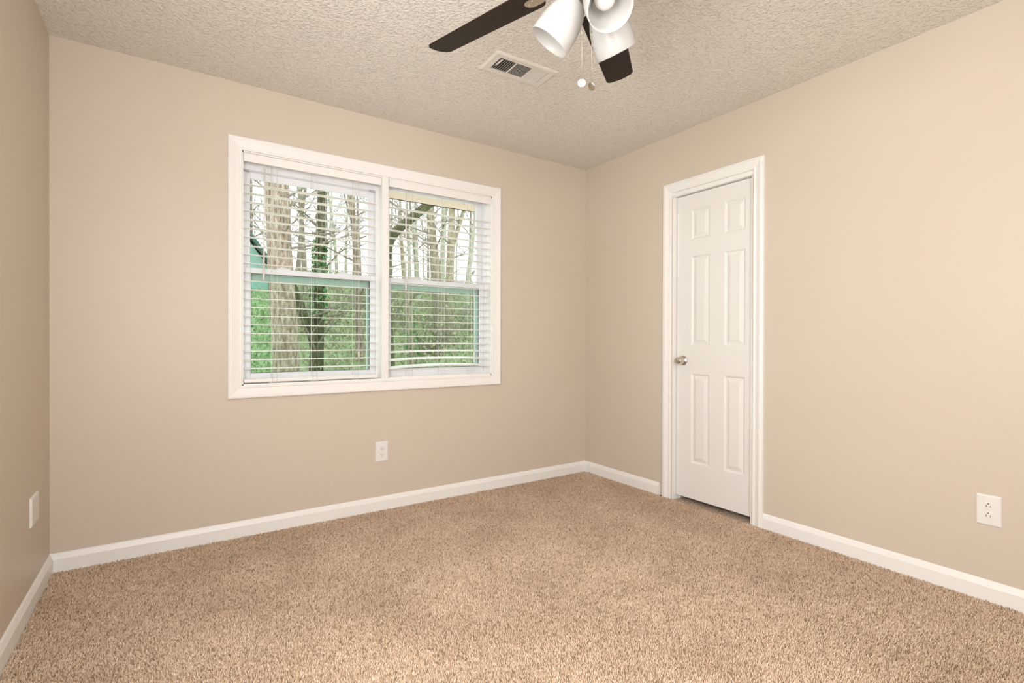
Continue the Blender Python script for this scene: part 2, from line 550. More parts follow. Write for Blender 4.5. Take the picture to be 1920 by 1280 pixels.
# ------------------------------------------------------------------ window blinds
def blind(x0, x1, zfirst, zlast, railz, vz0, cords, wand, tassel, label, droop, yv, va0, va1):
    root = empty('window_blind', ((x0 + x1) / 2, 0.03, railz))
    tag(root, label, 'blind', 'slatted blinds in the twin window')
    n = 22
    mb = MB()
    for i in range(n):
        z = zfirst + (zlast - zfirst) * i / (n - 1)
        tilt = R(2)
        sag = 0.0
        if droop and i >= n - 4:
            k = i - (n - 5)
            tilt = R(4.0 + 2.6 * k)
            sag = 0.0035 * k
        prof = []
        for j in range(5):
            q = -1 + j / 2
            yy = q * 0.025
            zz = 0.0016 * (1 - q * q)
            prof.append((yy * math.cos(tilt) - zz * math.sin(tilt), yy * math.sin(tilt) + zz * math.cos(tilt)))
        th = 0.0027
        ring = [(a, b + th / 2) for a, b in prof] + [(a, b - th / 2) for a, b in reversed(prof)]
        NS = 9 if sag else 2
        vs, fs = [], []
        for s_ in range(NS):
            f = s_ / (NS - 1)
            x = x0 + 0.003 + (x1 - x0 - 0.006) * f
            dz = sag * (1 - (2 * f - 1) ** 2) - sag * 0.6
            vs += [(x, 0.031 + a, z + b + dz) for a, b in ring]
        L = len(ring)
        for s_ in range(NS - 1):
            fs += [(s_ * L + i2, s_ * L + (i2 + 1) % L, (s_ + 1) * L + (i2 + 1) % L, (s_ + 1) * L + i2) for i2 in range(L)]
        fs += [tuple(range(L)), tuple(reversed(range((NS - 1) * L, NS * L)))]
        mb.add(vs, fs)
    mb.build('slats', M['blind'], root)
    mb = MB().box(x0 + 0.001, x1 - 0.001, 0.007, 0.055, railz, railz + 0.019)
    mb.build('bottom_rail', M['blind'], root, bevel=0.003)
    MB().box(x0 + 0.002, x1 - 0.002, 0.016, 0.058, vz0 + 0.024, WZ1 - 0.014).build('head_rail', M['blind'], root)
    mb = MB().box(va0, va1, yv, yv + 0.010, vz0, WZ1 - 0.013)
    mb.build('valance', M['blind'], root, bevel=0.002)
    for xc in cords:
        mb = MB()
        for yy in (0.0045, 0.0575):
            mb.tube([(xc, yy, vz0 + 0.008), (xc, yy, railz + 0.006)], 0.0011, 6)
        for i in range(n):
            z = zfirst + (zlast - zfirst) * i / (n - 1) - 0.0022
            mb.tube([(xc, 0.0045, z), (xc, 0.0575, z)], 0.0007, 4)
        mb.tube([(xc + 0.022, 0.0055, vz0 + 0.008), (xc + 0.022, 0.0055, railz + 0.006)], 0.0009, 6)
        mb.build('ladder_cord', M['cord'], root)
        mb = MB()
        mb.tube([(xc - 0.022, 0.004, railz - 0.002), (xc - 0.006, 0.002, railz - 0.0045), (xc + 0.01, 0.003, railz - 0.002),
                 (xc + 0.028, 0.003, railz - 0.0045)], 0.0017, 6)
        mb.build('cord_knot', M['cord'], root)
    wx, wt, wx2, wb = wand
    mb = MB()
    mb.tube([(wx, -0.001, wt), (wx, -0.004, wt - 0.02)], 0.0022, 8)
    mb.tube([(wx, -0.004, wt - 0.018), (wx2, -0.004, wb)], [0.0042, 0.0046], 8)
    mb.tube([(wx2, -0.004, wb + 0.06), (wx2, -0.004, wb)], [0.0048, 0.0054], 8)
    mb.build('tilt_wand', M['cord'], root)
    tx, tz = tassel
    mb = MB().tube([(tx, 0.002, vz0 + 0.008), (tx, 0.001, tz + 0.016)], 0.0010, 6)
    lc = mb.build('lift_cord', M['cord'], root)
    MB().lathe([(0.001, 0.018), (0.004, 0.014), (0.0065, -0.014), (0.006, -0.018), (0.001, -0.019)], (tx, 0.001, tz), seg=12).build('tassel', M['cord'], lc)
    return root

blind(-2.468, -1.727, 1.909, 0.902, 0.826, 2.026, (-2.325, -2.110, -1.868), (-2.366, 2.020, -2.372, 1.387),
      (-1.846, 0.975), 'left white slatted blind, its slats evenly level, beside the left wall', False, -0.002, WX0 + 0.013, MX0 - 0.002)
blind(-1.654, -0.908, 1.903, 0.890, 0.806, 2.026, (-1.520, -1.290, -1.062), (-1.546, 2.016, -1.546, 1.376),
      (-1.040, 0.965), 'right white slatted blind with bowed lower slats, nearer the room corner', True, -0.006, MX1 + 0.002, WX1 - 0.013)

# ------------------------------------------------------------------ unseen windows added around the fill lamps
added_win_rear = empty('added_window_rear', ((RX0 + RX1) / 2, REAR, RZ0))
struct(added_win_rear, 'wide white window added behind the viewer to let in fill light', 'window')
mb = MB()
rect_sweep(mb, RX0, RX1, RZ0, RZ1, CAS, lambda a, b, h: (a, REAR + h, b))
mb.build('casing', M['trim'], added_win_rear)
mb = MB()
frame_boxes(mb, RX0, RX1, RZ0, RZ1, REAR - T, REAR, 0.03, 0.03, 0.03, 0.03)
mb.box((RX0 + RX1) / 2 - 0.02, (RX0 + RX1) / 2 + 0.02, REAR - 0.10, REAR - 0.05, RZ0 + 0.03, RZ1 - 0.03)
mb.build('window_frame', M['vinyl'], added_win_rear)
added_win_side = empty('added_window_side', (-W, (SY0 + SY1) / 2, RZ0))  # added out of view as an opening for the side fill lamp
struct(added_win_side, 'white window added in the left wall beside the viewer to let in fill light', 'window')
mb = MB()
rect_sweep(mb, SY0, SY1, RZ0, RZ1, CAS, lambda a, b, h: (-W + h, a, b))
mb.build('casing', M['trim'], added_win_side)
mb = MB()
frame_boxes(mb, SY0, SY1, RZ0, RZ1, 0, T - 0.02, 0.03, 0.03, 0.03, 0.03)
mb.v = [Vector((-W - T + p.y, p.x, p.z)) for p in mb.v]
mb.build('window_frame', M['vinyl'], added_win_side)

# ------------------------------------------------------------------ door_1
door = empty('door_1', (0.0, -1.14, 0.0))
struct(door, 'white six-panel door with a nickel knob', 'door')
DC = [(0.0, 0.0), (0.0, 0.009), (0.004, 0.0115), (0.010, 0.0115), (0.014, 0.009), (0.020, 0.0095), (0.034, 0.0145),
      (0.042, 0.018), (0.050, 0.018), (0.056, 0.0155), (0.060, 0.0165), (0.064, 0.014), (0.064, 0.0)]
CY0, CY1, CZ = -1.430, -0.852, 2.050
mb = MB()
rect_sweep(mb, CY0, CY1, -0.006, CZ, DC, lambda a, b, h: (-h, a, b), bottom=False)
mb.build('door_casing', M['trim'], door)
mb = MB()
mb.box(-0.001, T, CY1 - 0.016, DY1 + 0.001, -0.006, DZ).box(-0.001, T, DY0 - 0.001, CY0 + 0.014, -0.006, DZ)
mb.box(-0.001, T, DY0 - 0.012, DY1 + 0.012, DZ - 0.004, DZ + 0.023)
mb.box(0.066, T, DY1 - 0.014, DY1 + 0.0, 0, DZ).box(0.066, T, DY0, DY0 + 0.014, 0, DZ).box(0.066, T, DY0, DY1, DZ - 0.016, DZ)
mb.build('door_jamb', M['trim'], door)
LY0, LY1, LZ0, LZ1, LX = -1.4145, -0.8725, 0.028, 2.018, 0.030
ys = [LY0, -1.360, -1.222, -1.120, -0.984, LY1]
zs = [LZ0, 0.261, 0.847, 1.030, 1.613, 1.720, 1.918, LZ1]
mb = MB()
for i in range(5):
    for j in range(7):
        y0, y1, z0, z1 = ys[i], ys[i + 1], zs[j], zs[j + 1]
        if i in (1, 3) and j in (1, 3, 5):
            rings = [(0, 0), (0.004, 0.0015), (0.011, 0.0085), (0.016, 0.0085), (0.036, 0.002), (0.039, 0.0012)]
            vs = []
            for ins, dep in rings:
                vs += [(LX + dep, y0 + ins, z0 + ins), (LX + dep, y1 - ins, z0 + ins), (LX + dep, y1 - ins, z1 - ins), (LX + dep, y0 + ins, z1 - ins)]
            fs = []
            for k in range(len(rings) - 1):
                fs += [(k * 4 + q, k * 4 + (q + 1) % 4, k * 4 + 4 + (q + 1) % 4, k * 4 + 4 + q) for q in range(4)]
            k = len(rings) - 1
            fs.append((k * 4, k * 4 + 1, k * 4 + 2, k * 4 + 3))
            mb.add(vs, fs)
        else:
            mb.add([(LX, y0, z0), (LX, y1, z0), (LX, y1, z1), (LX, y0, z1)], [(0, 1, 2, 3)])
mb.add([(x, y, z) for x in (LX, LX + 0.034) for y in (LY0, LY1) for z in (LZ0, LZ1)],
       [(4, 6, 7, 5), (0, 4, 5, 1), (2, 3, 7, 6), (0, 2, 6, 4), (1, 5, 7, 3)])
leaf = mb.build('door_leaf', M['door'], door)
bm = bmesh.new(); bm.from_mesh(leaf.data)
bmesh.ops.remove_doubles(bm, verts=bm.verts, dist=1e-5)
bmesh.ops.recalc_face_normals(bm, faces=bm.faces)
bm.to_mesh(leaf.data); bm.free()
mb = MB()
mb.lathe([(0.001, 0.0), (0.031, 0.0), (0.033, 0.004), (0.030, 0.008), (0.018, 0.010), (0.016, 0.015), (0.0245, 0.019), (0.0262, 0.024),
          (0.0255, 0.034), (0.0225, 0.054), (0.0210, 0.0585), (0.0185, 0.0605), (0.001, 0.0605)], (LX, -0.925, 0.930), (-1, 0, 0), 28)
kn = mb.build('door_knob', M['nickel'], leaf)
kn['label'] = 'brushed nickel door knob'
MB().lathe([(0.001, 0.0), (0.004, 0.0), (0.004, 0.003), (0.001, 0.003)], (LX - 0.0600, -0.925, 0.930), (-1, 0, 0), 12).build('lock_button', M['bronze'], leaf)

# ------------------------------------------------------------------ outlets and wall plate
def plate(mb, P, w, h, t=0.006, e=0.006):
    a, b = w / 2, h / 2
    rings = [(a, b, 0), (a, b, 0.0015), (a - e * .4, b - e * .4, t * .8), (a - e, b - e, t)]
    vs, fs = [], []
    for x, y, d in rings:
        vs += [P(-x, -y, d), P(x, -y, d), P(x, y, d), P(-x, y, d)]
    for k in range(3):
        fs += [(k * 4 + q, k * 4 + (q + 1) % 4, k * 4 + 4 + (q + 1) % 4, k * 4 + 4 + q) for q in range(4)]
    fs += [(12, 13, 14, 15), (0, 3, 2, 1)]
    mb.add(vs, fs)

def outlet(name, loc, P, ground_up, label):
    root = empty(name, loc)
    tag(root, label, 'outlet', 'wall outlets')
    mb = MB()
    plate(mb, P, 0.079, 0.125)
    mb.build('cover_plate', M['plate'], root)
    for cz in (0.0195, -0.0195):
        poly = []
        for k in range(28):
            t = 2 * math.pi * k / 28
            x, y = 0.0172 * math.cos(t), 0.0172 * math.sin(t)
            poly.append((x, max(-0.0142, min(0.0142, y))))
        mb = MB()
        n = len(poly)
        vs = [P(x, cz + y, 0.0058) for x, y in poly] + [P(x, cz + y, 0.0074) for x, y in poly] + [P(x * .93, cz + y * .93, 0.0081) for x, y in poly]
        fs = [(i, (i + 1) % n, n + (i + 1) % n, n + i) for i in range(n)] + [(n + i, n + (i + 1) % n, 2 * n + (i + 1) % n, 2 * n + i) for i in range(n)]
        fs.append(tuple(range(2 * n, 3 * n)))
        mb.add(vs, fs)
        rc = mb.build('receptacle', M['plate'], root)
        sg = 1 if ground_up else -1
        for sx, hh in ((-0.0064, 0.0042), (0.0064, 0.0034)):
            mb = MB()
            c = cz - sg * 0.003
            mb.add([P(sx - .0011, c - hh, .0079), P(sx + .0011, c - hh, .0079), P(sx + .0011, c + hh, .0079), P(sx - .0011, c + hh, .0079),
                    P(sx - .0011, c - hh, .0083), P(sx + .0011, c - hh, .0083), P(sx + .0011, c + hh, .0083), P(sx - .0011, c + hh, .0083)],
                   [(0, 1, 2, 3), (4, 5, 6, 7), (0, 1, 5, 4), (1, 2, 6, 5), (2, 3, 7, 6), (3, 0, 4, 7)])
            mb.build('slot', M['slot'], rc)
        mb = MB()
        c = cz + sg * 0.0078
        vs = []
        for d in (.0079, .0083):
            for k in range(12):
                t = 2 * math.pi * k / 12
                vs.append(P(.0027 * math.cos(t), c + max(-.0019, min(.0027, sg * .0027 * math.sin(t))) * 1.0, d))
        mb.add(vs, [(i, (i + 1) % 12, 12 + (i + 1) % 12, 12 + i) for i in range(12)] + [tuple(range(12, 24))])
        mb.build('ground_hole', M['slot'], rc)
    mb = MB()
    c0, c1 = Vector(P(0, 0, .0058)), Vector(P(0, 0, .0072))
    mb.tube([c0, c1], 0.0027, 12)
    mb.build('screw', M['plate'], root)
    return root

cx, cz = -1.701, 0.3635
outlet('wall_outlet', (cx, 0, cz), lambda a, b, d: (cx + a, -d, cz + b), False, 'white duplex outlet on the wall below the window')
cy2, cz2 = -2.447, 0.370
outlet('wall_outlet', (0, cy2, cz2), lambda a, b, d: (-d, cy2 - a, cz2 + b), True, 'white duplex outlet on the wall right of the door')
cy3, cz3 = -0.320, 0.378
root = tag(empty('wall_plate', (-W, cy3, cz3)), 'blank white cover plate low on the shaded left wall', 'wall plate')
mb = MB()
plate(mb, lambda a, b, d: (-W + d, cy3 + a, cz3 + b), 0.125, 0.116, 0.008, 0.008)
mb.build('cover_plate', M['plate'], root)
for b_ in (0.042, -0.042):
    MB().tube([(-W + 0.0075, cy3, cz3 + b_), (-W + 0.009, cy3, cz3 + b_)], 0.003, 10).build('screw', M['plate'], root)

# ------------------------------------------------------------------ ceiling vent
vang = R(-2.0)
vc = Vector((-1.322, -0.952, H))
ve1 = Vector((math.cos(vang), math.sin(vang), 0))
ve2 = Vector((-math.sin(vang), math.cos(vang), 0))
def VP(a, b, d):
    return vc + ve1 * a + ve2 * b - Vector((0, 0, d))
vent = tag(empty('ceiling_vent', vc), 'cream metal air register with three louver sections set in the ceiling', 'vent')
VA, VB = 0.182, 0.092
IA, IB = 0.140, 0.055
mb = MB()
rings = [(VA, VB, 0.0), (VA, VB, 0.003), (VA - 0.010, VB - 0.010, 0.008), (IA, IB, 0.007), (IA, IB, 0.0)]
vs, fs = [], []
for a, b, d in rings:
    vs += [VP(-a, -b, d), VP(a, -b, d), VP(a, b, d), VP(-a, b, d)]
for k in range(len(rings) - 1):
    fs += [(k * 4 + q, k * 4 + (q + 1) % 4, k * 4 + 4 + (q + 1) % 4, k * 4 + 4 + q) for q in range(4)]
mb.add(vs, fs)
for a in (-0.047, 0.047):
    mb.add([VP(a - .005, -IB, .0068), VP(a + .005, -IB, .0068), VP(a + .005, IB, .0068), VP(a - .005, IB, .0068)], [(0, 1, 2, 3)])
mb.build('frame', M['vent'], vent)
mb = MB()
mb.add([VP(-IA, -IB, .0006), VP(IA, -IB, .0006), VP(IA, IB, .0006), VP(-IA, IB, .0006)], [(0, 1, 2, 3)])
mb.build('duct_opening', M['duct'], vent)
def louvers(a0, a1, along_b, tilt, n, w):
    mb = MB()
    for i in range(n):
        f = (i + 0.5) / n
        if along_b:
            c = a0 + (a1 - a0) * f
            du, dd = w / 2 * math.cos(tilt), w / 2 * math.sin(tilt)
            pts = [(c - du, -IB, .0042 - dd), (c + du, -IB, .0042 + dd), (c + du, IB, .0042 + dd), (c - du, IB, .0042 - dd)]
        else:
            c = -IB + 2 * IB * f
            du, dd = w / 2 * math.cos(tilt), w / 2 * math.sin(tilt)
            pts = [(a0, c - du, .0042 - dd), (a0, c + du, .0042 + dd), (a1, c + du, .0042 + dd), (a1, c - du, .0042 - dd)]
        q = [VP(*p) for p in pts]
        nrm = (q[1] - q[0]).cross(q[2] - q[1]).normalized() * 0.0005
        mb.add([p - nrm for p in q] + [p + nrm for p in q], [(0, 1, 2, 3), (4, 5, 6, 7), (0, 1, 5, 4), (1, 2, 6, 5), (2, 3, 7, 6), (3, 0, 4, 7)])
    return mb.build('louver_bank', M['vent'], vent)
louvers(-IA + 0.004, -0.052, True, R(-48), 7, 0.0072)
louvers(-0.042, 0.042, False, R(-46), 10, 0.0064)
louvers(0.052, IA - 0.002, True, R(30), 8, 0.0070)
mb = MB()
mb.tube([VP(-0.128, 0.020, .006), VP(-0.132, -0.006, .012), VP(-0.130, -0.034, .012), VP(-0.124, -0.046, .006)], [0.0018, 0.0026, 0.003, 0.002], 8)
mb.build('damper_lever', M['vent'], vent)
for a in (-0.160, 0.160):
    mb = MB().tube([VP(a, 0.0, .0068), VP(a, 0.0, .0085)], 0.003, 10)
    mb.build('screw', M['vent'], vent)

# ------------------------------------------------------------------ ceiling fan
HX, HY = -1.730, -1.917
fan = tag(empty('ceiling_fan', (HX, HY, H)), 'ceiling fan with dark brown blades, white glass shades and two pull chains', 'ceiling fan')
MB().lathe([(0.001, H), (0.068, H), (0.070, H - 0.012), (0.058, H - 0.042), (0.022, H - 0.052), (0.001, H - 0.052)], (HX, HY, 0), seg=36).build('canopy', M['nickel'], fan)
MB().tube([(HX, HY, H - 0.05), (HX, HY, 2.300)], 0.0135, 16).build('downrod', M['nickel'], fan)
MB().lathe([(0.001, 2.318), (0.040, 2.316), (0.090, 2.300), (0.112, 2.272), (0.114, 2.235), (0.100, 2.212), (0.078, 2.204), (0.001, 2.204)], (HX, HY, 0), seg=40).build('motor_housing', M['nickel'], fan)
MB().lathe([(0.001, 2.206), (0.062, 2.206), (0.064, 2.180), (0.058, 2.160), (0.046, 2.150), (0.001, 2.148)], (HX, HY, 0), seg=36).build('switch_housing', M['nickel'], fan)
MB().lathe([(0.001, 2.150), (0.046, 2.150), (0.050, 2.138), (0.048, 2.118), (0.034, 2.104), (0.012, 2.098), (0.010, 2.088), (0.001, 2.084)], (HX, HY, 0), seg=36).build('light_fitter', M['bronze'], fan)

BZ, TH0, PIT = 2.187, R(107.1), R(-12.9)
def wl(r): return 0.076 - 0.016 * r
def wr(r): return 0.067 - 0.027 * r
outl = []
# outline in (r, s): rounded root, straight tapering sides, softly convex tip
r0, r1 = 0.185, 0.667
for t in range(0, 7):
    a = math.pi / 2 * t / 6
    outl.append((r0 + 0.03 * (1 - math.sin(a)), wl(r0) - 0.03 * (1 - math.cos(a)) * 0 - 0.03 + 0.03 * math.cos(math.pi / 2 - a) * 1.0))
left = [(r0 + 0.034 * (1 - math.cos(R(a))), wl(r0 + .03) - 0.034 * (1 - math.sin(R(a)))) for a in range(0, 91, 15)]
tipc = 0.022
tl = [(r1 - tipc * (1 - math.sin(R(a))), wl(r1) - tipc * (1 - math.cos(R(a)))) for a in range(0, 91, 15)]
tr_ = [(r1 - 0.002 - tipc * (1 - math.cos(R(a))), -(wr(r1) - tipc * (1 - math.sin(R(a))))) for a in range(0, 91, 15)]
mid_tip = [(r1 + 0.004, 0.022), (r1 + 0.005, 0.004), (r1 + 0.003, -0.014)]
right = [(r0 + 0.034 * (1 - math.sin(R(a))), -(wr(r0 + .03) - 0.034 * (1 - math.cos(R(a))))) for a in range(0, 91, 15)]
outl = left + tl + mid_tip + tr_ + right
for k in range(5):
    a = TH0 - k * R(72)
    er = Vector((math.cos(a), math.sin(a), 0))
    el = Vector((-math.sin(a), math.cos(a), 0))
    es = el * math.cos(PIT) + Vector((0, 0, 1)) * math.sin(PIT)
    en = er.cross(es)
    bl = MB().prism(outl, Vector((HX, HY, BZ)), er, es, en, 0.006).build('blade', M['blade'], fan, bevel=0.0015)
    iron = [(0.075, 0.020), (0.13, 0.014), (0.17, 0.022), (0.20, 0.028), (0.225, 0.026), (0.238, 0.016), (0.242, 0.0),
            (0.238, -0.016), (0.225, -0.026), (0.20, -0.028), (0.17, -0.022), (0.13, -0.014), (0.075, -0.020)]
    mb = MB().prism(iron, Vector((HX, HY, BZ)) - en * 0.0045, er, es, en, 0.0045)
    for q in ((0.205, 0.014), (0.205, -0.014), (0.228, 0.0)):
        c = Vector((HX, HY, BZ)) + er * q[0] + es * q[1] - en * 0.0045
        mb.tube([c, c - en * 0.002], 0.0045, 10)
    mb.build('blade_iron', M['nickel'], bl, bevel=0.001)

PH, TAU, ZF = R(130.3), R(37.6), 2.136
for k in range(3):
    ph = PH + k * R(120)
    rd = Vector((math.cos(ph), math.sin(ph), 0))
    ax = rd * math.sin(TAU) - Vector((0, 0, 1)) * math.cos(TAU)
    o0 = Vector((HX + 0.008, HY - 0.006, ZF)) + rd * 0.025
    MB().lathe([(0.001, 0.0), (0.020, 0.0), (0.022, 0.018), (0.0335, 0.026), (0.0345, 0.044), (0.032, 0.046), (0.031, 0.028), (0.001, 0.022)], o0, ax, 28).build('socket', M['bronze'], fan)
    prof = [(0.030, 0.038), (0.040, 0.046), (0.0505, 0.066), (0.0590, 0.092), (0.0640, 0.122), (0.0660, 0.150), (0.0660, 0.176),
            (0.0652, 0.1775), (0.0635, 0.176), (0.0633, 0.150), (0.0613, 0.122), (0.0562, 0.092), (0.0478, 0.066), (0.0375, 0.048), (0.0275, 0.040)]
    sh = MB().lathe(prof, o0, ax, 44, close=True).build('lamp_shade', M['glass_shade'], fan)
    MB().lathe([(0.012, 0.030), (0.013, 0.055), (0.020, 0.078), (0.0285, 0.100), (0.0300, 0.112), (0.0270, 0.127), (0.018, 0.137), (0.001, 0.141)], o0, ax, 24).build('bulb', M['bulb'], fan)

def pull_chain(x, y, zt, zc, zb, mat_p, facing, label):
    mb = MB()
    mb.tube([(x, y, zt), (x, y, zb + 0.012)], 0.0006, 6)
    z = zt
    while z > zb + 0.014:
        mb.lathe([(0.0003, 0.0010), (0.0010, 0.0005), (0.0010, -0.0005), (0.0003, -0.0010)], (x, y, z), seg=6)
        z -= 0.0034
    mb.lathe([(0.0006, 0.007), (0.0022, 0.004), (0.0024, -0.004), (0.0006, -0.007)], (x, y, zc), seg=10)
    ch = mb.build('pull_chain', M['chain'], fan)
    f = Vector(facing).normalized()
    pm = MB().lathe([(0.001, -0.002), (0.0105, -0.002), (0.0125, -0.001), (0.0125, 0.001), (0.0105, 0.002), (0.009, 0.0013), (0.001, 0.0013)], (x, y, zb), f, 28)
    pe = pm.build('pendant', mat_p, ch)
    pe['label'] = label
    return ch
M['pendant_white'] = mat('white_enamel_pendant', (0.62, 0.61, 0.60), 0.25)
pull_chain(-1.772, -1.935, 2.13, 1.985, 1.831, M['pendant_white'], (-0.38, -0.42, -0.82), 'round white pendant')
pc = pull_chain(-1.742, -1.945, 2.13, 1.985, 1.826, M['nickel'], (-0.80, 0.05, -0.60), 'round brushed metal pendant with embossed motif')

# ------------------------------------------------------------------ small speck on the carpet
q = Vector((-0.018, -0.072, 0.002))
mb = MB().tube([q + Vector((-0.006, 0.002, 0.001)), q, q + Vector((0.006, -0.001, 0.002))], [0.0022, 0.003, 0.0018], 6)
tag(mb.build('lint_speck', M['slot']), 'tiny dark speck lying on the carpet in the far corner', 'speck')

# ------------------------------------------------------------------ outdoors
def gz(x, y):
    z = -0.15
    if y > 8:
        z += (min(y, 18.2) - 8) * 0.365
    return z + 0.10 * math.sin(x * 0.7 + y * 0.4) * min(1, max(0, (y - 5) / 4)) * 0.6

mb = MB()
nx, ny = 60, 50
xs_ = [-22 + 62 * i / nx for i in range(nx + 1)]
ys_ = [0.142 + 44 * (j / ny) ** 1.4 for j in range(ny + 1)]
mb.add([(x, y, gz(x, y)) for y in ys_ for x in xs_],
       [(j * (nx + 1) + i, j * (nx + 1) + i + 1, (j + 1) * (nx + 1) + i + 1, (j + 1) * (nx + 1) + i) for j in range(ny) for i in range(nx)], True)
struct(mb.build('ground', M['lawn'], fix=False), 'green sloping yard outside the window', 'ground')

mb = MB()
mb.box(-5.0, 2.5, 0.142, 0.47, 2.085, 2.11).box(-5.0, 2.5, 0.45, 0.47, 2.085, 2.25)
o = struct(mb.build('soffit', M['soffit']), 'tan painted eave soffit above the window outside', 'soffit')
for (x, y) in ((-1.42, 0.24), (-1.02, 0.24), (-0.98, 0.26)):
    MB().lathe([(0.001, 0.0), (0.012, -0.001), (0.013, -0.004), (0.006, -0.010), (0.001, -0.011)], (x, y, 2.086), seg=10).build('brown_knot', M['knotty'], o)

struct(MB().box(-6.0, 4.0, 0.142, 4.2, -0.2, -0.08).build('bounce_slab', mat('pale_bounce_surface', (0.72, 0.67, 0.60), 0.85)), 'unseen pale slab added outside to bounce light onto the soffit', 'bounce_slab')  # out of view, added to reflect pale light up to the soffit

# grass blades and fallen-leaf undergrowth: nobody could count them
def scatter(name, material, n, region, size, label, cat, lift=0.0):
    mb = MB()
    k = 0
    while k < n:
        x, y = random.uniform(*region[0]), random.uniform(*region[1])
        if not region[2](x, y):
            continue
        k += 1
        s_ = random.uniform(*size)
        a = random.uniform(0, 6.28)
        z = gz(x, y) - 0.02 + random.random() ** 2 * lift
        d = Vector((math.cos(a), math.sin(a), 0)) * s_ * 0.35
        t = Vector((random.uniform(-.5, .5), random.uniform(-.5, .5), random.uniform(.5, 1.1))) * s_
        b = Vector((x, y, z))
        mb.add([b - d, b + d, b + t + d * 0.6, b + t - d * 0.4], [(0, 1, 2, 3)])
    return tag(mb.build(name, material, fix=False), label, cat, None, 'stuff')
scatter('grass', M['grass'], 9000, ((-4, 2.0), (6.5, 15.7), lambda x, y: x < -0.8 + 0.12 * (y - 6)), (0.05, 0.13), 'short green grass growing on the yard outside', 'grass')
scatter('undergrowth', M['brush'], 30000, ((-1.5, 12), (7.5, 21), lambda x, y: x > -0.6 + 0.10 * (y - 6)), (0.04, 0.11), 'brown green brush covering the slope under the trees', 'undergrowth', 0.32)

def branch(mb, p, d, length, r, depth, nseg=4):
    pts, rad = [p.copy()], [r]
    q, dd = p.copy(), d.normalized()
    for i in range(nseg):
        dd = (dd + Vector((random.uniform(-1, 1), random.uniform(-1, 1), random.uniform(-.5, .9))) * 0.22).normalized()
        q = q + dd * length / nseg
        pts.append(q.copy())
        rad.append(r * (1 - 0.75 * (i + 1) / nseg))
        if depth > 0 and i > 0:
            for _ in range(random.choice((1, 1, 2))):
                nd = (dd + Vector((random.uniform(-1, 1), random.uniform(-1, 1), random.uniform(-.4, .8))) * 0.9).normalized()
                branch(mb, q, nd, length * random.uniform(0.4, 0.65), r * 0.5, depth - 1, 3)
    mb.tube(pts, rad, 5 if r < 0.05 else 7, caps=False)

def smooth_path(pts, n=6):
    """Catmull-Rom through (x, y, z, r)"""
    out = []
    P = [pts[0]] + list(pts) + [pts[-1]]
    for i in range(1, len(P) - 2):
        for k in range(n):
            t = k / n
            out.append(tuple(0.5 * ((2 * P[i][c]) + (-P[i - 1][c] + P[i + 1][c]) * t + (2 * P[i - 1][c] - 5 * P[i][c] + 4 * P[i + 1][c] - P[i + 2][c]) * t * t
                                    + (-P[i - 1][c] + 3 * P[i][c] - 3 * P[i + 1][c] + P[i + 2][c]) * t ** 3) for c in range(4)))
    out.append(tuple(pts[-1]))
    return out

def tree(name, path, material, label, nbranch=6, blen=1.6, extend=2.5, limbs=(), ivy=None, group=None, zmin=1.6, bmat='twig', depth=2, root_down=True, far=False):
    path = list(path)
    if root_down:
        x, y, z, r = path[0]
        g = gz(x, y)
        x1, y1, z1, _ = path[1]
        f = (g - z) / (z1 - z) if abs(z1 - z) > 1e-6 else 0
        if g < z - 0.02:
            path.insert(0, (x + (x1 - x) * f, y + 0.0, g - 0.06, r * 1.12))
        else:
            path[0] = (x, y, g - 0.06, r * 1.1)
            path = [path[0]] + [q for q in path[1:] if q[2] > g + 0.2]
    if extend:
        a, b = Vector(path[-2][:3]), Vector(path[-1][:3])
        d = (b - a).normalized()
        e = b + d * extend
        path.append((e.x, e.y, e.z, path[-1][3] * 0.55))
    base_ = path[0]
    if not far:
        root = tag(empty(name, (base_[0], base_[1], gz(base_[0], base_[1]))), label, 'tree', group)
    sp = smooth_path(path)
    mb = MB().tube([q[:3] for q in sp], [q[3] for q in sp], 14)
    for lp in limbs:
        s2 = smooth_path(lp)
        mb.tube([q[:3] for q in s2], [q[3] for q in s2], 10)
    tmb = mb
    if not far:
        mb.build('trunk', material, root, fix=False)
    cand = [q for q in sp if q[2] > zmin]
    for l in limbs:
        cand += smooth_path(l)[4:]
    for _ in range(nbranch):
        mb = MB() if not far else tmb
        q = random.choice(cand)
        a = random.uniform(0, 6.28)
        branch(mb, Vector(q[:3]), Vector((math.cos(a), math.sin(a), random.uniform(0.1, 1.0))), blen * random.uniform(0.6, 1.2), min(q[3] * 0.35, 0.03), depth)
        if not far:
            mb.build('branch', M[bmat], root, fix=False)
    if far:
        tag(tmb.build(name, material, None, fix=False), label, 'tree', group)
        return None
    if ivy:
        mb = MB()
        for _ in range(ivy[2]):
            t = random.uniform(ivy[0], ivy[1])
            q = min(sp, key=lambda s_: abs(s_[2] - t))
            a = random.uniform(0, 6.28)
            rr = q[3] * random.uniform(1.0, 1.7)
            c = Vector((q[0] + rr * math.cos(a), q[1] + rr * math.sin(a), t))
            e1 = Vector((random.uniform(-1, 1), random.uniform(-1, 1), random.uniform(-1, 1))).normalized() * random.uniform(.03, .07)
            e2 = e1.cross(Vector((random.uniform(-1, 1), random.uniform(-1, 1), random.uniform(-1, 1)))).normalized() * random.uniform(.03, .06)
            mb.add([c - e1, c - e2, c + e1, c + e2], [(0, 1, 2, 3)])
        mb.build('ivy', M['ivy'], root, fix=False)
    return root

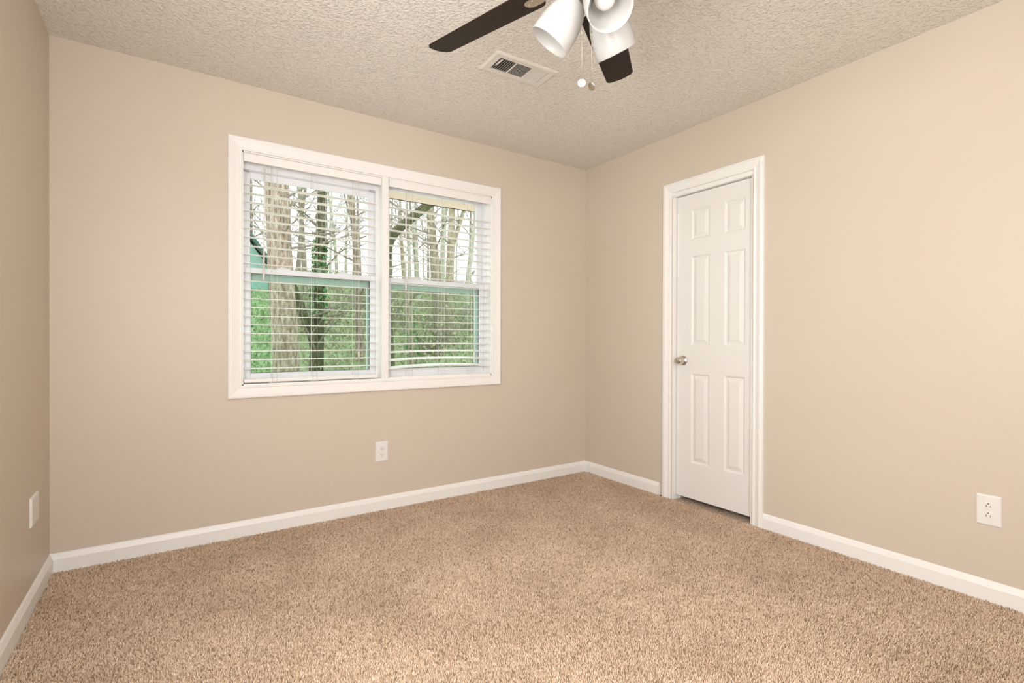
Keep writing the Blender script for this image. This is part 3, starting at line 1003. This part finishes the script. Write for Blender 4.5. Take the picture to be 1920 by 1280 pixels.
tree('pine_tree', [(-1.042, 7.0, 0.373, 0.237), (-1.089, 7.0, 1.409, 0.226), (-1.171, 7.0, 2.68, 0.211), (-1.208, 7.0, 3.896, 0.2)], M['bark_pine'],
     'thick pale barked tree trunk nearest the window behind the left blind', 16, 1.5, 3, zmin=2.6)
tree('ivy_covered_tree', [(-0.074, 9.0, 0.212, 0.165), (-0.029, 9.0, 1.495, 0.122), (0.004, 9.0, 3.086, 0.104), (0.038, 9.0, 4.681, 0.086)], M['bark_moss'],
     'ivy covered tree with a dark leaning limb behind the left blind', 12, 1.6, 2.5,
     limbs=[[(-0.06, 9.0, 0.55, 0.110), (-0.108, 8.9, 0.826, 0.108), (-0.246, 8.8, 1.245, 0.101), (-0.414, 8.8, 1.657, 0.095), (-0.57, 8.8, 2.086, 0.088), (-0.711, 8.8, 2.462, 0.076), (-1.0, 8.8, 3.1, 0.05)]],
     ivy=(1.5, 3.3, 420), zmin=2.2)
tree('bare_tree', [(1.25, 10.0, 0.099, 0.118), (1.22, 10.0, 1.554, 0.104), (1.134, 10.0, 3.343, 0.09), (0.954, 10.0, 5.033, 0.068)], M['bark_pine'],
     'slim brown trunk at the right side of the left blind', 12, 1.7, 2.0, zmin=1.8)
tree('leaning_tree', [(0.389, 5.5, 0.412, 0.094), (0.329, 5.5, 1.398, 0.089), (0.289, 5.5, 2.143, 0.084), (0.365, 5.5, 2.758, 0.080), (0.581, 5.5, 3.067, 0.081), (0.865, 5.5, 3.325, 0.082), (1.158, 5.5, 3.582, 0.079), (1.619, 5.5, 3.936, 0.076)],
     M['bark_moss'], 'dark mossy tree trunk arching to the right behind the right blind', 4, 0.8, 1.5, zmin=2.9)
tree('bare_tree', [(4.501, 12.0, 0.99, 0.21), (4.342, 12.0, 3.082, 0.183), (4.226, 12.0, 4.288, 0.122), (4.128, 12.0, 5.573, 0.095)], M['bark_grey'],
     'widest grey trunk seen upright behind the right blind', 9, 1.9, 2.5, zmin=2.8)
tree('bare_tree', [(5.487, 14.0, 1.775, 0.119), (5.527, 14.0, 3.367, 0.109), (5.568, 14.0, 4.762, 0.1), (5.608, 14.0, 6.359, 0.09)], M['bark_pale'],
     'pale green trunk between the two grey trunks behind the right blind', 6, 1.8, 2.5, zmin=3.4)
tree('bare_tree', [(4.309, 11.0, 0.83, 0.149), (4.322, 11.0, 2.898, 0.132), (4.374, 11.0, 4.143, 0.116), (4.408, 11.0, 5.472, 0.091)], M['bark_grey'],
     'grey trunk forking to the right behind the right blind', 8, 1.6, 2.5,
     limbs=[[(4.375, 11.0, 3.812, 0.075), (4.578, 11.0, 4.416, 0.067), (4.784, 11.0, 5.029, 0.059), (5.012, 11.0, 5.653, 0.042), (5.4, 11.0, 6.6, 0.02)]], zmin=2.8)
tree('bare_tree', [(5.687, 12.5, 0.988, 0.112), (5.787, 12.5, 3.048, 0.094), (5.955, 12.5, 4.375, 0.075), (6.124, 12.5, 5.81, 0.057)], M['bark_pale'],
     'slender trunk leaning slightly, rightmost behind the right blind', 8, 1.5, 2.0, zmin=2.8)
tree('bare_tree', [(5.048, 15.0, 1.795, 0.082), (4.978, 15.0, 3.428, 0.072), (4.909, 15.0, 5.054, 0.051), (4.884, 15.0, 6.476, 0.041)], M['bark_pale'],
     'thin pale trunk left of the grey trunks behind the right blind', 8, 1.6, 1.5, zmin=3.4)
tree('bare_tree', [(2.094, 8.5, 0.16, 0.111), (1.981, 8.5, 1.527, 0.091), (1.842, 8.5, 2.554, 0.058), (1.759, 8.5, 3.574, 0.039), (1.73, 8.5, 4.467, 0.026)], M['bark_grey'],
     'brown tapering trunk low on the left side of the right blind', 8, 1.1, 0.8, ivy=(0.3, 1.5, 90), zmin=1.8)

# slender bare trees of the far woods
k = 0
while k < 34:
    y = random.uniform(15.5, 24)
    # spread along the view through the window
    x = random.uniform(-0.58, 0.62) * (y + 3.0) + 0.02 * y + (y + 3.07) * 0.30 - 2.78
    if x < -2.5 or x > 10.5 or (y < 18.5 and x < 0.9) or (x > 0.2 * (y + 3.07) - 0.9 and k > 22):
        continue
    k += 1
    r = random.uniform(0.035, 0.10)
    lean = random.uniform(-0.7, 0.7)
    g = gz(x, y)
    h = random.uniform(5, 8)
    tree('woodland_tree', [(x, y, g, r), (x + lean * .3, y, g + h * .35, r * .8), (x + lean * .8, y, g + h * .7, r * .55), (x + lean * 1.2, y, g + h, r * .25)],
         random.choice((M['bark_pale'], M['bark_grey'], M['twig'])), 'slender bare tree in the far woods outside the window', 9, 1.7, 0, zmin=g + 0.5,
         group='bare trees of the far woods', depth=2, far=True)

# tangled leafless shrubs between lawn and woods
for (x, y, s_, lab) in ((0.45, 12.0, 1.1, 'twiggy shrub right of the ivy covered tree'),
                        (2.7, 12.5, 1.0, 'twiggy shrub behind the window mullion'), (3.3, 10.0, 0.9, 'twiggy shrub below the thin pale trunk'),
                        (6.0, 11.5, 1.0, 'twiggy shrub at the right end of the slope')):
    g = gz(x, y)
    root = tag(empty('twiggy_shrub', (x, y, g)), lab, 'shrub', 'shrubs on the slope')
    mb = MB()
    for _ in range(26):
        a = random.uniform(0, 6.28)
        branch(mb, Vector((x + random.uniform(-.3, .3), y + random.uniform(-.3, .3), g - 0.03)), Vector((math.cos(a), math.sin(a), random.uniform(0.5, 1.6))), 1.5 * s_ * random.uniform(.6, 1.1), 0.014, 2)
    mb.build('stems', M['twig'], root, fix=False)
    mb = MB()
    for _ in range(500):
        c = Vector((x + random.gauss(0, .5 * s_), y + random.gauss(0, .5 * s_), g + abs(random.gauss(0.3, .5 * s_))))
        e1 = Vector((random.uniform(-1, 1), random.uniform(-1, 1), random.uniform(-1, 1))).normalized() * random.uniform(.03, .06)
        e2 = e1.cross(Vector((random.uniform(-1, 1), random.uniform(-1, 1), random.uniform(-1, 1)))).normalized() * random.uniform(.02, .05)
        mb.add([c - e1, c - e2, c + e1, c + e2], [(0, 1, 2, 3)])
    mb.build('leaves', M['brush'], root, fix=False)

# small green shed on the rise, its roof edge sloping down to the right
sx0, sx1, sy = -2.6, -0.02, 16.0
g = gz(-0.7, 16.0) - 0.1
shed = tag(empty('garden_shed', (-1.3, 17.0, g)), 'green shed with a sloping dark eave on the rise outside the window', 'shed')
mb = MB().prism([(sx0, g), (sx1, g), (sx1, 3.42), (-1.3, 5.3), (sx0, 3.42)], (0, sy, 0), (1, 0, 0), (0, 0, 1), (0, 1, 0), 2.0)
mb.build('wall', M['shed'], shed)
for (xa, za, xb, zb) in ((-1.3, 5.38, 0.25, 3.20), (-1.3, 5.38, -2.85, 3.20)):
    d = Vector((xb - xa, 0, zb - za)).normalized()
    n_ = Vector((-d.z, 0, d.x))
    if n_.z < 0:
        n_ = -n_
    L = math.hypot(xb - xa, zb - za)
    MB().prism([(0, 0), (L, 0), (L, 0.10), (0, 0.10)], (xa, sy - 0.25, za), d, n_, (0, 1, 0), 2.5).build('roof', M['shed_trim'], shed)
MB().box(sx1 - 0.06, sx1 + 0.01, sy - 0.06, sy, g, 3.3).build('corner_post', M['shed_trim'], shed)

for o in bpy.data.objects:
    if '_o' in o:
        del o['_o']
